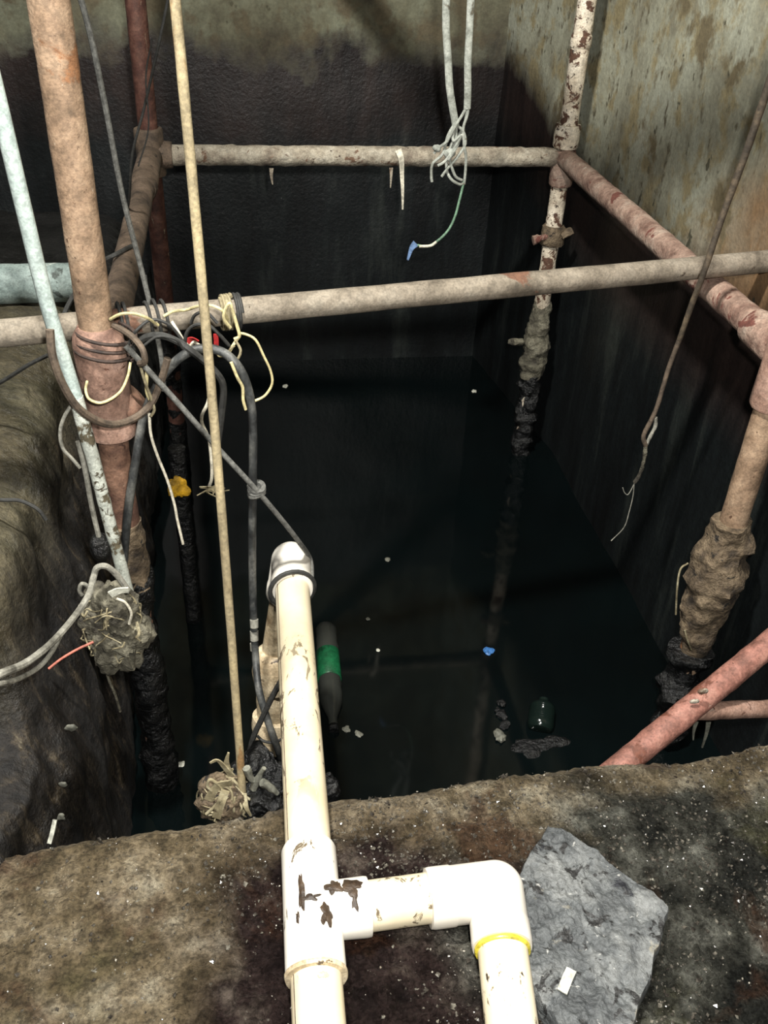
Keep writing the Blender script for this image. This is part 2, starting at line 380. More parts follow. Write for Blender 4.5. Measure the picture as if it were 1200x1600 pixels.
# left mass: ledge, rounded nose, streaked face down into the water
PR = [(-1.7, .27), (-1.1, .26), (-.7, .25), (-.52, .245), (-.44, .24), (-.39, .23), (-.36, .215), (-.338, .19), (-.325, .15), (-.315, .10), (-.30, .04), (-.285, -.04), (-.27, -.14), (-.255, -.26), (-.245, -.40), (-.24, -.60), (-.24, -.95)]
PRS = cat([Vector((a, 0, b_)) for a, b_ in PR], 7)
def fl(u, v):
    y = .775+2.47*(u**1.2); f = v*(len(PRS)-1); i = min(int(f), len(PRS)-2); q = PRS[i].lerp(PRS[i+1], f-i)
    x, z = q.x-.03, q.z
    k = min(1, max(0, (1.10-y)/.16)); k = k*k*(3-2*k)                   # the ledge steps down near the slab
    if z > -.3:
        z = z-(z+.3)*.42*k
        x += .03*k
    if z > -.1: z -= .17*min(1, max(0, (y-2.14)/.1))
    p = Vector((x, y, z))
    g = math.exp(-((y-1.37)/.022)**2)                                   # joint between two blocks
    if z > 0: p.z -= .03*g; 
    p.x += .022*fbm(p+Vector((3, 0, 0)), 5)+.006*mn.noise(Vector((x, y, z*.3))*40)
    p.z += .014*fbm(p+Vector((0, 5, 0)), 6)*(1 if z > 0 else .3)+.004*mn.noise(p*50)
    return p
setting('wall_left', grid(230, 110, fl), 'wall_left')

bm = grid(4, 4, lambda u, v: Vector((-.6+1.7*u, .5+2.9*v, WATER)))
o = obj('water', bm, 'water'); tag(o, 'still black murky water filling the pit', 'water', kind='stuff')
# wet grit added over the slab to catch glints and roughen it
def grit(n, mat, seed, smin, smax, wetonly):
    rr = random.Random(seed); bm = bmesh.new()
    while n:
        x = rr.uniform(-.45, .9); y = rr.uniform(.28, edge_y(x)-.004)
        if mn.noise(Vector((x*6, y*6, seed)))+.25*mn.noise(Vector((x*19, y*19, seed))) < rr.uniform(-.35, .35): continue
        if wetonly and x < -.10+.12*mn.noise(Vector((x*4, y*4, 2))) and rr.random() < .72: continue
        n -= 1; z = slab_z(x, y); s_ = smin+(smax-smin)*rr.random()**3
        R3 = Matrix.Rotation(rr.uniform(0, 6.3), 3, (rr.gauss(0, 1), rr.gauss(0, 1), rr.gauss(0, 1)))
        V = [bm.verts.new(Vector((x, y, z+s_*.15))+R3 @ Vector(v_)*s_*rr.uniform(.6, 1.2)) for v_ in ((1, 0, 0), (-1, 0, 0), (0, 1, 0), (0, -1, 0), (0, 0, .6), (0, 0, -.6))]
        for f_ in ((0, 2, 4), (2, 1, 4), (1, 3, 4), (3, 0, 4), (2, 0, 5), (1, 2, 5), (3, 1, 5), (0, 3, 5)): bm.faces.new([V[k_] for k_ in f_])
    return obj('grit', bm, mat, smooth=False)
o = grit(9000, grime('dark_glint_grit', [(30, 27, 25), (66, 62, 56), (112, 108, 98)], 60, None, .16, .2, .001, fine=200), 3, .0010, .0042, True)
tag(o, 'wet dark grit added over the slab to catch glints', 'grit', kind='stuff')
o = grit(450, grime('pale_glint_grit', [(110, 104, 92), (156, 150, 138), (196, 192, 182)], 60, None, .2, .2, .001, fine=200), 8, .0007, .0022, False)  # pale grain colour stands in for glints on the wet slab
tag(o, 'sparse pale grains standing in for glints on the slab', 'grit', kind='stuff')
# ------------------------------------------------------------------ pipe railing standing in the water
rail = thing('pipe_railing', (XL, YF, WATER), 'rusty pipe railing of four posts and three rails standing in the pit', 'railing')
pr = .0258
def post(x, y, z0, z1, r, mat, lump=.03, seg=20, parent=rail, name='post'):
    n = int((z1-z0)/.02)+1
    return obj(name, T_(line((x, y, z0), (x, y, z1), n), r, seg=seg, lump=lump, ls=30), mat, parent)
top = 2.1
# near left post: upper tan, lower red with mud
p1 = post(XL, YF, RAIL-.06, top, pr*.97, 'post_tan', .03)
p2 = obj('post', T_(line((XL, YF, WATER-.2), (XL, YF, RAIL-.05), 50), pr*.92, seg=20, lump=.05, ls=30), 'red_rust', rail)
obj('mud_coat', T_(line((XL, YF, WATER-.02), (XL, YF, .06), 40), lambda t: .031+.003*math.sin(t*14), seg=20, lump=.3, ls=34), 'blackmud', p2)
obj('mud_coat', T_(line((XL, YF, .04), (XL, YF, .17), 22), lambda t: .033-.005*t, seg=20, lump=.22, ls=40), 'brownmud', p2)
c = Vector((XL, YF, RAIL))
cpl = obj('coupling', turned(c+Vector((0, 0, -.105)), c+Vector((0, 0, .075)), [(0, .024), (.001, .036), (.012, .037), (.03, .034), (.05, .034), (.055, .0375), (.15, .0365), (.165, .035), (.18, .026)], 26, .05, 30), 'pink_pipe', rail)
obj('flange', T_(line(c+Vector((.0, .005, -.085)), c+Vector((.045, .012, -.050)), 8), lambda t: .030-.004*t, seg=20, lump=.08, ls=40), 'red_rust', rail)
# back left post
post(XL, YB, RAIL+.02, top, pr*.95, 'dark_rust')
pb_ = post(XL, YB, WATER-.1, RAIL-.02, pr*.92, 'dark_rust')
obj('mud_coat', T_(line((XL, YB, WATER-.05), (XL, YB, W(250, 478, YB).z), 40), lambda t: .027+.003*math.sin(t*11)-.004*t, seg=20, lump=.25, ls=30), 'blackmud', pb_)
obj('coupling', sleeve((XL, YB, RAIL-.05), (XL, YB, RAIL+.065), pr, .036, .005, .06), 'brown_pipe', rail)
obj('coupling', sleeve((XL+.01, YB, RAIL), (XL+.055, YB, RAIL), pr, .034, .005, .06), 'brown_pipe', rail)
# back rail with a crust of dried cement
obj('rail', T_(line((XL, YB, RAIL), (XR, YB, RAIL), 90), pr*.97, seg=20, lump=.10, ls=42), 'crusted', rail)
# left rail
obj('rail', T_(line((XL, YF+.02, RAIL), (XL, YB, RAIL), 60), pr, seg=20, lump=.05, ls=30), 'brown_pipe', rail)
obj('coupling', sleeve((XL, YB-.30, RAIL), (XL, YB-.03, RAIL), pr, .031, .006, .08), 'brown_pipe', rail)
# right back post
post(XR, YB, RAIL+.03, top, pr*.93, 'peeling')
p3 = obj('post', T_(line((XR, YB, WATER-.15), (XR, YB, RAIL-.02), 56), pr*.9, seg=20, lump=.10, ls=36), 'peeling', rail)
obj('coupling', sleeve((XR, YB, RAIL+.025), (XR, YB, RAIL+.085), pr, .034, .005, .08), 'peeling', rail)
obj('coupling', sleeve((XR, YB, RAIL+.27), (XR, YB, RAIL+.30), pr*.9, .027, .004, .05), 'peeling', rail)
obj('coupling', sleeve((XR, YB, RAIL-.075), (XR, YB, RAIL+.02), pr, .032, .006, .10), 'pinkcrust', rail)
zc = W(862, 368, YB).z
cl = obj('clamp', sleeve((XR, YB, zc-.026), (XR, YB, zc+.030), pr, .033, .006, .22), 'brownmud', rail)
obj('bolt', T_(line((XR-.062, YB-.02, zc-.006), (XR-.02, YB-.02, zc+.004), 6), lambda t: .013 if t < .35 else .008, seg=10, lump=.2, ls=60), 'pinkcrust', cl)
obj('bolt', T_(line((XR+.02, YB-.02, zc+.004), (XR+.05, YB-.02, zc+.02), 6), .012, seg=10, lump=.35, ls=60), 'brownmud', cl)
zt = W(843, 470, YB).z; zb = W(818, 588, YB).z
mc = obj('mud_coat', T_(line((XR, YB, zb), (XR, YB, zt), 34), lambda t: .026+.013*math.sin(math.pi*min(1, .15+t)), seg=22, lump=.35, ls=32), 'mud', p3)
bm = bmesh.new(); blob(bm, W(806, 534, YB-.02), (.026, .014, .012), .4, 30, 3); obj('mud_lump', bm, 'mud', p3)
obj('mud_coat', T_(line((XR, YB, WATER-.02), (XR, YB, zb+.01), 30), lambda t: .030+.004*math.sin(t*9)**2, seg=20, lump=.4, ls=34), 'blackmud', p3)
# right rail and near right post
obj('rail', T_(line((XR, YF, RAIL), (XR, YB, RAIL), 70), pr*1.03, seg=20, lump=.07, ls=34), 'pinkcrust', rail)
obj('coupling', sleeve((XR, YF+.02, RAIL), (XR, YF+.11, RAIL), pr, .034, .006, .10), 'pinkcrust', rail)
obj('coupling', sleeve((XR, YF, RAIL-.10), (XR, YF, RAIL+.06), pr, .035, .006, .08), 'pink_pipe', rail)
p4 = obj('post', T_(line((XR, YF, WATER-.15), (XR, YF, RAIL-.05), 56), pr*.98, seg=20, lump=.04, ls=30), 'post_tan', rail)
obj('post', T_(line((XR, YF, RAIL+.03), (XR, YF, top), 60), pr, seg=20, lump=.04, ls=30), 'pink_pipe', rail)
za, zb_, zc_ = W(1125, 815, YF).z, W(1105, 990, YF).z, W(1070, 1030, YF).z
obj('mud_coat', T_(line((XR, YF, zc_), (XR, YF, za), 44), lambda t: .027+.022*math.sin(math.pi*min(1, max(0, 1.12-t*1.02)))**1, seg=26, lump=.35, ls=24), 'brownmud', p4)
obj('mud_coat', T_(line((XR-.004, YF, WATER-.02), (XR-.004, YF, zc_+.03), 30), lambda t: .030+.012*math.sin(t*8)**2, seg=24, lump=.4, ls=28), 'blackmud', p4)
cable('wire', L([(1075, 880, YF-.06), (1063, 890, YF-.065), (1058, 920, YF-.065), (1056, 960, YF-.06)]), .0018, 'straw', p4)
cable('wire', L([(1070, 985, YF-.06), (1074, 1000, YF-.062), (1080, 1015, YF-.055)]), .0015, 'straw', p4)
# drips of dried plastic hanging from the back rail
for nm, pts, wd in (('drip', [(622, 234, YB-.027), (627, 250, YB-.031), (628, 275, YB-.03), (629, 300, YB-.03), (629, 327, YB-.03)], .017),
                    ('drip', [(611, 262, YB-.01), (611, 275, YB-.01), (610, 293, YB-.01)], .010),
                    ('drip', [(424, 263, YB-.01), (424, 275, YB-.01), (426, 288, YB-.01)], .011)):
    bm = bmesh.new(); strip(bm, L(pts), wd, .004, Vector((1, 0, 0))); obj(nm, bm, 'crusted' if wd < .015 else 'whitewire', rail)
# ------------------------------------------------------------------ loose pole lying across the rails
a = W(-60, 553, 1.30+.01); b_ = W(1183, 407, 1.555)
a = Vector((-.42, 1.305, RAIL+.05)); b_ = Vector((.984, 1.566, RAIL+.053))
o = obj('pole', T_(line(a, b_, 90), .0208, seg=18, lump=.035, ls=14), 'pole'); centre(o)
tag(o, 'long dusty tan pole lying across the pit from the left ledge to the right wall', 'pole')
# ------------------------------------------------------------------ cream plastic pipe run
PZ = .038
A0 = Wz(499, 1610, PZ); A1 = Wz(456, 905, PZ)
xd = (A1-A0).normalized()
pv = thing('plastic_pipe_run', (A0.x, A0.y, 0), 'cream plastic pipe with tee and elbow running over the slab and down into the pit', 'pipe')
R0, R1 = .0297, .0352
T1, T0 = Wz(482, 1325, PZ), Wz(494, 1525, PZ)
A00 = A0-xd*.22
obj('pipe', T_(line(A00, T0+xd*.02, 20), R0, seg=32), 'pvc', pv)
obj('pipe', T_(line(T1-xd*.02, A1, 30), R0, seg=32), 'pvc', pv)
for (p_, q_) in ((A00, T0), (T1, A1)):
    sx = xd.cross(Vector((0, 0, 1))).normalized()
    o_ = sx*(-.86*(R0+.0001))+Vector((0, 0, .51*(R0+.0001)))
    obj('mould_line', T_(line(p_+o_, q_+o_, 12), .0007, seg=6), 'brownwire', pv)
# tee
ti = obj('tee_fitting', sleeve(T0, T1, R0, R1, .006), 'pvc_fit', pv)
tc_ = Wz(489, 1426, PZ)
E1 = Wz(762, 1392, PZ)
bd = (E1-tc_).normalized()
b1 = Wz(577, 1416, PZ)
obj('branch_socket', T_([tc_, tc_.lerp(b1, .5), b1-bd*.005, b1-bd*.0006, b1], [R1*.98, R1*.98, R1, R1*.98, R0], seg=32), 'pvc_fit', ti)
obj('glue_ring', sleeve(T0-xd*.004, T0+xd*.003, R0, R1*1.03, .002, .05), 'pvc_old', ti)
obj('pipe', T_(line(b1-bd*.02, Wz(690, 1400, PZ), 12), R0, seg=32), 'pvc', pv)
# dried sealant smears on the tee
def smear(parent, px, size, rad, axis_o, axis_d, mat='tar', th=.0016, seed=0):
    """irregular patch wrapped on the pipe surface round centre px (a world point), polygon in (along, around) metres"""
    bm = bmesh.new(); rr = random.Random(seed); n = 26
    d = (px-axis_o)-axis_d*((px-axis_o).dot(axis_d)); N0 = d.normalized(); B0 = axis_d.cross(N0); base_ = px-d
    def pt(u, v, h): an = v/rad; return base_+axis_d*u+(N0*math.cos(an)+B0*math.sin(an))*(rad+h)
    out = []; 
    for k in range(n):
        t = 2*math.pi*k/n; q = .7+.6*mn.noise(Vector((math.cos(t)*1.6+seed*3, math.sin(t)*1.6, seed)))+.15*rr.random()
        out.append((math.cos(t)*size[0]*q, math.sin(t)*size[1]*q))
    lv = []
    for s, h in ((1, -.001), (.96, th*.6), (.6, th), (.25, th*1.2)):
        lv.append([bm.verts.new(pt(u*s, v*s, h)) for u, v in out])
    for A_, B_ in zip(lv, lv[1:]):
        for k in range(n): bm.faces.new((A_[k], A_[(k+1) % n], B_[(k+1) % n], B_[k]))
    bm.faces.new(lv[-1]); return obj('sealant_smear', bm, mat, parent)
def on(px, py, z): return Wz(px, py, z)
topz = PZ+R1*.9
smear(ti, on(472, 1398, topz), (.034, .0045), R1, tc_, xd, seed=1)
smear(ti, on(487, 1404, topz), (.006, .012), R1, tc_, xd, seed=2)
smear(ti, on(464, 1432, topz), (.010, .003), R1, tc_, xd, seed=3)
smear(ti, on(510, 1426, topz), (.019, .010), R1, tc_, xd, seed=4)
smear(ti, on(522, 1388, topz), (.012, .013), R1, tc_, bd, seed=5)
smear(ti, on(548, 1386, topz), (.018, .012), R1, tc_, bd, seed=6)
smear(ti, on(553, 1402, topz), (.007, .016), R1, tc_, bd, seed=7)
smear(pv, on(505, 1523, PZ+R0), (.006, .007), R0, tc_, xd, 'pvc_old', seed=8)
# elbow: rounded bend, two sockets
E2 = Wz(793, 1640, PZ); ed = (E2-Wz(768, 1420, PZ)).normalized()
cor = E1+bd*.010
s0 = Wz(668, 1404, PZ); s1 = cor+ed*((Wz(776, 1482, PZ)-cor).dot(ed))
bm = bmesh.new()
tube(bm, [s0, s0+bd*.0005, s0+bd*.005, s0+bd*.030, s0+bd*.032, cor], [R0, R1*1.0, R1*1.03, R1*1.03, R1, R1], seg=40)
tube(bm, [s1, s1-ed*.0005, s1-ed*.005, s1-ed*.030, s1-ed*.032, cor], [R0, R1*1.0, R1*1.03, R1*1.03, R1, R1], seg=40)
q_ = bmesh.ops.create_uvsphere(bm, u_segments=40, v_segments=24, radius=R1)
for v in q_['verts']: v.co += cor
el = obj('elbow_fitting', bm, 'pvc_fit', pv)
obj('glue_ring', sleeve(s1-ed*.001, s1+ed*.005, R0, R1*.95, .002, .06), 'glue', el)
obj('pipe', T_(line(s1-ed*.02, s1+ed*.42, 16), R0, seg=32), 'pvc', pv)
# far elbow turning down into the pit
far = A1+xd*.066
K_ = A1+xd*.052
dn = (W(434, 1010, 1.325)-K_).normalized()
bm = bmesh.new()
tube(bm, [A1-xd*.030, A1-xd*.0295, A1-xd*.025, A1-xd*.004, A1-xd*.002, K_], [R0, R1*1.0, R1*1.04, R1*1.04, R1, R1], seg=40)
tube(bm, [K_+dn*.085, K_+dn*.0845, K_+dn*.080, K_+dn*.058, K_+dn*.056, K_], [R0, R1*1.0, R1*1.04, R1*1.04, R1, R1], seg=40)
q_ = bmesh.ops.create_uvsphere(bm, u_segments=40, v_segments=24, radius=R1)
for v in q_['verts']: v.co += K_
e2 = obj('elbow_fitting', bm, 'pvc_fit', pv); far = K_
q1, q2, q3, q4 = W(431, 1022, 1.32), W(430, 1072, 1.305), W(429, 1118, 1.29), W(428, 1165, 1.275)
obj('pipe', T_([far+dn*.07, q1], .028, seg=28), 'pvc_old', pv)
lo = (q4-q1).normalized()
obj('socket', T_([q1-lo*.012, q1-lo*.010, q1, q1.lerp(q2, .5), q2, q2+lo*.001], [.028, .034, .043, .046, .040, .035], seg=28, lump=.04, ls=30), 'pvc_old', pv)
obj('pipe', T_(line(q2, q3, 6), .036, seg=28, lump=.06, ls=30), 'pvc_old', pv)
obj('socket', T_([q3-lo*.004, q3, q3+lo*.02, q4-lo*.004, q4], [.036, .044, .046, .041, .036], seg=28, lump=.05, ls=30), 'pvc_old', pv)
obj('foot_valve', T_(line(q4-lo*.005, q4+lo*.26, 24), lambda t: .035+.012*t, seg=26, lump=.25, ls=26), 'blackmud', pv)
# ------------------------------------------------------------------ red pipe with a branch, resting on the slab edge
ra = Vector((Wz(962, 1196, .0).x, Wz(962, 1196, .0).y, .0)); rb = Wx(1245, 975, .90)
rb = W(1240, 975, 1.03); ra = W(966, 1200, .875)
rp = thing('red_pipe', ra, 'red oxide pipe rising to the right from the slab edge, with a thin branch', 'pipe')
rd = (rb-ra).normalized()
obj('main_pipe', T_(line(ra-rd*.05, rb, 34), .0205, seg=20, lump=.08, ls=34), grime('red_primer', [(92, 60, 50), (140, 96, 84), (164, 122, 108)], 20, [((96, 56, 42), 12, .60), ((206, 186, 168), 26, .70), ((80, 54, 42), 60, .65)], .7, .6, .002, off=17), rp)
je = W(1240, 1106, .985)
obj('branch_pipe', T_(line(W(1070, 1112, .932), je, 24), .0150, seg=16, lump=.08, ls=34), 'pink_pipe', rp)
bm = bmesh.new(); blob(bm, W(1098, 1108, .94), (.020, .012, .012), .3, 34, 3); obj('weld', bm, 'pinkcrust', rp)
for pts, wd in ((L([(1088, 1128, .96), (1084, 1142, .96), (1083, 1156, .96)]), .007), (L([(1108, 1122, .97), (1104, 1145, .97), (1097, 1168, .97)]), .009)):
    bm = bmesh.new(); strip(bm, pts, wd, .002, Vector((1, 0, 0))); obj('drip', bm, 'scrapgrey', rp)
for (x, y, s) in ((1086, 1096, 10), (1098, 1080, 8)):
    bm = bmesh.new(); P0 = W(x, y, .925); blob(bm, P0, (.009, .003, .006), .3, 60, 2); obj('paint_chip', bm, 'crusted', rp)
# ------------------------------------------------------------------ sloping pipe under the ceiling
a, b_ = Vector((.282, .75, 1.888)), Vector((.282, 3.21, .88))
o = obj('drain_pipe', T_(line(a, b_, 30), .036, seg=20, lump=.03, ls=14), 'brown_pipe'); centre(o)
tag(o, 'sloping brown drain pipe overhead entering the back wall', 'pipe')
# ------------------------------------------------------------------ grey green pipe on the left ledge
a = W(-70, 446, 2.02); b_ = W(142, 440, 2.09)
o = obj('pipe', T_(line(a, b_, 40), .043, seg=28, lump=.03, ls=16), 'teal'); centre(o)
tag(o, 'thick grey green painted pipe lying on the left ledge behind the near post', 'pipe')
# ------------------------------------------------------------------ the broken cement slab on the floor
def poly_slab(name, outline, th, mat, z0, label, cat_, tilt=0):
    c = sum(outline, Vector())/len(outline); N = 300; K = 80; bm = bmesh.new(); L_ = []
    pts = []
    for i in range(N):
        f = i/N*len(outline); k = int(f); pts.append(outline[k].lerp(outline[(k+1) % len(outline)], f-k))
    def ring(s, z, rough):
        out = []
        for i, p in enumerate(pts):
            q = c+(p-c)*s; nn = (p-c).normalized()*(.0045*fbm(p, 40))*(1 if rough else s)
            q = q+nn; hz = .0040*fbm(q, 22)+.0022*mn.noise(q*80)+.0018*mn.noise(q*170) if z > .3*th else 0
            out.append(bm.verts.new((q.x, q.y, z0+z+hz)))
        return out
    rings = [ring(1.01, -.006, 1), ring(1.015, th*.5, 1), ring(1.0, th*.9, 1), ring(.985, th, 1)]+[ring(s/K, th, 0) for s in range(K-1, 0, -1)]
    for A_, B_ in zip(rings, rings[1:]):
        for i in range(N): bm.faces.new((A_[i], A_[(i+1) % N], B_[(i+1) % N], B_[i]))
    bm.faces.new(rings[-1]); bm.faces.new(rings[0][::-1])
    o = obj(name, bm, mat); centre(o); tag(o, label, cat_); return o
ol = [Wz(x, y, .03) for x, y in ((856, 1288), (878, 1294), (950, 1345), (1045, 1418), (1030, 1480), (1002, 1560), (985, 1640), (900, 1640), (850, 1570), (822, 1520), (812, 1440), (806, 1375), (830, 1330))]
poly_slab('broken_slab', ol, .028, 'stone', .003, 'broken grey cement slab lying flat on the wet floor beside the elbow', 'slab')
bm = bmesh.new(); strip(bm, [Wz(893, 1515, .036), Wz(886, 1530, .037), Wz(878, 1550, .036)], .012, .002, Vector((1, .1, 0)), False)
o = centre(obj('paper_scrap', bm, 'scrapwhite')); tag(o, 'small white scrap on the broken grey cement slab', 'scrap')
# ------------------------------------------------------------------ pale conduit, tan rope and other long hanging things
cd_ = thing('conduit_pipe', W(192, 900, 1.20), 'thin pale mint plastic conduit leaning down the left side in front of the thick post', 'conduit')
cp_ = L([(-40, 10, 1.13), (0, 170, 1.14), (38, 330, 1.155), (75, 480, 1.17), (118, 620, 1.185), (150, 735, 1.19)])
obj('upper_length', T_(cat(cp_, 8), .0098, seg=14), 'mint', cd_)
obj('lower_length', T_(cat(L([(118, 620, 1.185), (150, 735, 1.19), (172, 820, 1.195), (200, 925, 1.20)]), 8), lambda t: .0105-.0010*t, seg=14, lump=.08, ls=60), 'mint_old', cd_)
r0 = EYE+ray(268, -60)*.88; r1 = W(379, 1243, .855)
pts = [r0.lerp(r1, t/40)+Vector((.004*math.sin(math.pi*t/40), 0, -.006*math.sin(math.pi*t/40))) for t in range(41)]
o = obj('rope', T_(pts, .0056, seg=12, lump=.06, ls=60), 'rope_tan'); centre(o)
tag(o, 'taut tan rope running from the top down to the slab edge beside the straw clump', 'rope')
o = centre(cable('cord', L([(118, -30, 1.42), (140, 50, 1.42), (165, 170, 1.42), (190, 300, 1.43), (218, 410, 1.44), (240, 500, 1.43), (252, 560, 1.43), (256, 610, 1.43)]), .0042, 'nylon'))
tag(o, 'dark grey cord hanging down between the two left posts into the wire tangle', 'cord')
o = centre(cable('wire', L([(268, -30, 1.9), (250, 60, 1.9), (225, 170, 1.9), (207, 240, 1.9), (202, 310, 1.95), (196, 340, 2.1)]), .0026, 'blackcord'))
tag(o, 'thin black wire falling from the top across the far left post', 'wire')
o = centre(cable('wire', L([(238, 60, 1.8), (228, 120, 1.8), (232, 200, 1.8), (216, 260, 1.8)]), .0014, 'blackcord'))
tag(o, 'hair thin black wire crossing in front of the far left post', 'wire')
o = centre(cable('cord', L([(205, 385, 1.75), (180, 398, 1.7), (155, 412, 1.7), (130, 440, 1.65), (105, 480, 1.62), (92, 520, 1.55)]), .0045, 'blackcord'))
tag(o, 'black cord slanting behind the thick near post above the ledge', 'cord')
o = centre(cable('cord', L([(-30, 615, 1.48), (10, 592, 1.46), (45, 570, 1.44), (75, 555, 1.43)]), .0034, 'blackcord'))
tag(o, 'black cord lying on the left ledge just below the dusty pole', 'cord')
o = centre(cable('cord', [Wz(-40, 775, .255), Wz(0, 781, .262), Wz(30, 782, .258), Wz(58, 795, .245), Wz(72, 812, .225)], .003, 'blackcord'))
tag(o, 'black cord curled over the rounded edge of the left ledge', 'cord')

# two flat cables at the top with bare ends
def wires(parent, lists, r, mat, name='wire_end'):
    for pts in lists: cable(name, L(pts), r, mat, parent, n=6, seg=7)
YC = 2.12
c1 = thing('flat_cable', W(712, 195, YC), 'left one of two pale flat cables before the back rail, with knotted bare ends', 'cable', 'pale flat cables at the top')
obj('sheath', T_(cat(L([(698, -30, YC), (697, 40, YC), (700, 90, YC), (703, 140, YC), (712, 196, YC)]), 8), .0082, seg=12, flat_=.6), 'silver', c1)
wires(c1, [[(711, 192, YC), (706, 208, YC), (697, 222, YC-.01), (684, 232, YC), (678, 240, YC)],
           [(711, 192, YC), (700, 212, YC), (692, 240, YC), (676, 256, YC), (674, 275, YC), (675, 284, YC)],
           [(712, 194, YC), (724, 206, YC), (727, 225, YC), (715, 245, YC), (700, 262, YC), (690, 276, YC)],
           [(713, 194, YC), (712, 215, YC), (704, 228, YC), (703, 250, YC), (708, 268, YC)],
           [(710, 195, YC), (708, 220, YC-.01), (720, 212, YC-.01), (708, 235, YC-.01), (695, 252, YC-.01), (684, 259, YC-.01)]], .0032, 'silver')
bm = bmesh.new(); blob(bm, W(682, 231, YC), (.010, .008, .009), .3, 50, 3); blob(bm, W(703, 240, YC), (.012, .010, .012), .4, 50, 3); obj('knot', bm, 'silver', c1)
c2 = thing('flat_cable', W(727, 200, YC), 'right one of two pale flat cables before the back rail, ending in green wire', 'cable', 'pale flat cables at the top')
obj('sheath', T_(cat(L([(737, -30, YC), (734, 40, YC), (731, 100, YC), (731, 140, YC), (730, 170, YC)]), 8), .0080, seg=12, flat_=.6), 'silver', c2)
wires(c2, [[(731, 140, YC), (731, 175, YC), (724, 200, YC), (725, 225, YC), (728, 245, YC), (727, 270, YC), (725, 288, YC)],
           [(730, 165, YC), (722, 180, YC), (712, 196, YC-.01), (703, 212, YC-.01), (698, 222, YC-.01)],
           [(730, 170, YC), (725, 195, YC+.01), (715, 215, YC+.01), (700, 245, YC+.01), (698, 265, YC+.01), (705, 280, YC), (718, 288, YC), (725, 286, YC)],
           [(722, 210, YC), (712, 232, YC-.01), (700, 250, YC-.01)],
           [(706, 262, YC), (712, 276, YC), (722, 282, YC)]], .0033, 'silver')
gw = cable('green_wire', L([(725, 284, YC), (719, 308, YC), (711, 338, YC), (700, 360, YC), (684, 376, YC), (668, 385, YC), (652, 383, YC)]), .0029, 'greenwire', c2)
cable('bare_end', L([(682, 378, YC-.003), (672, 384, YC-.003), (655, 385, YC-.003)]), .0034, 'whitewire', gw)
bm = bmesh.new(); strip(bm, L([(650, 380, YC), (643, 388, YC), (637, 406, YC)]), .017, .004, Vector((1, 0, .5))); obj('blue_tag', bm, 'blue', gw)

# cable along the right wall
k1 = thing('hanging_cable', W(1012, 690, 1.50), 'dark cable slanting down along the right wall to a frayed end', 'cable')
obj('sheath', T_(cat(L([(1225, 60, 1.38), (1197, 145, 1.40), (1165, 240, 1.42), (1130, 335, 1.44), (1100, 425, 1.45), (1080, 478, 1.47), (1062, 530, 1.49)]), 8), lambda t: .0066-.0015*t, seg=10, lump=.08, ls=60), grime('dark_cable', [(38, 33, 28), (66, 58, 48), (104, 90, 72)], 20, None, .7, .4, .001), k1)
obj('bare_length', T_(cat(L([(1064, 524, 1.49), (1045, 575, 1.50), (1025, 640, 1.50), (1006, 680, 1.50), (1009, 696, 1.50)]), 8), .0046, seg=10, lump=.15, ls=60), 'brownwire', k1)
obj('frayed_strand', T_(cat(L([(1009, 696, 1.50), (1017, 680, 1.50), (1024, 665, 1.50), (1024, 652, 1.50)]), 6), .0038, seg=8, lump=.25, ls=70), 'greycable', k1)
obj('frayed_strand', T_(cat(L([(1009, 692, 1.50), (1006, 720, 1.5), (999, 742, 1.5), (991, 754, 1.5)]), 6), lambda t: .0046-.001*t, seg=8, lump=.35, ls=70), 'mud', k1)
cable('frayed_strand', L([(991, 754, 1.5), (989, 775, 1.5), (983, 800, 1.5), (975, 824, 1.5), (955, 845, 1.5)]), .0011, 'greycable', k1)
cable('frayed_strand', L([(992, 754, 1.5), (982, 772, 1.5), (976, 770, 1.5), (973, 762, 1.5)]), .0010, 'greycable', k1)

# ------------------------------------------------------------------ hose, cords and wires of the tangle
YT = 1.25
h = thing('hose', W(440, 1195, 1.20), 'thick black hose arching out of the wire tangle and hanging beside the cream pipe', 'hose')
hp = L([(193, 880, 1.235), (200, 800, 1.235), (212, 720, 1.25), (225, 650, 1.27), (250, 595, 1.27), (280, 560, 1.26), (312, 545, 1.26), (345, 549, 1.26), (370, 570, 1.25), (387, 605, 1.25), (395, 660, 1.25), (395, 760, 1.25), (394, 860, 1.25), (396, 960, 1.25), (399, 1020, 1.235), (404, 1075, 1.19), (418, 1125, 1.16), (432, 1165, 1.145), (444, 1200, 1.145)])
obj('hose_body', T_(cat(hp, 8), .0068, seg=12, lump=.05, ls=50), 'hose', h)
for y0, y1 in ((968, 980), (986, 1000), (1005, 1016)):
    obj('tape_band', T_(line(W(397, y0, 1.245), W(397.5, y1, 1.24), 4), .0076, seg=12), 'greycable', h)
bm = bmesh.new(); P0 = W(401, 766, 1.245)
for k in range(3):
    pts = [P0+Vector((.011*math.cos(t*.7+k), .010*math.sin(t*.7+k), (-.006+.006*k)+.003*math.sin(t))) for t in range(10)]
    tube(bm, cat(pts, 4), .0045, seg=7)
ny = thing('cord', W(484, 900, 1.30), 'grey cord stretched from the wire tangle to the far elbow of the cream pipe', 'cord')
obj('knot', bm, 'nylon', ny)
obj('cord_length', T_(cat(L([(196, 540, 1.24), (230, 577, 1.235), (280, 632, 1.235), (340, 700, 1.235), (400, 765, 1.235), (440, 812, 1.25), (468, 848, 1.27)])+[Wz(484, 872, .045), Wz(487, 897, .04), Wz(485, 925, .03)], 8), .0044, seg=9), 'nylon', ny)
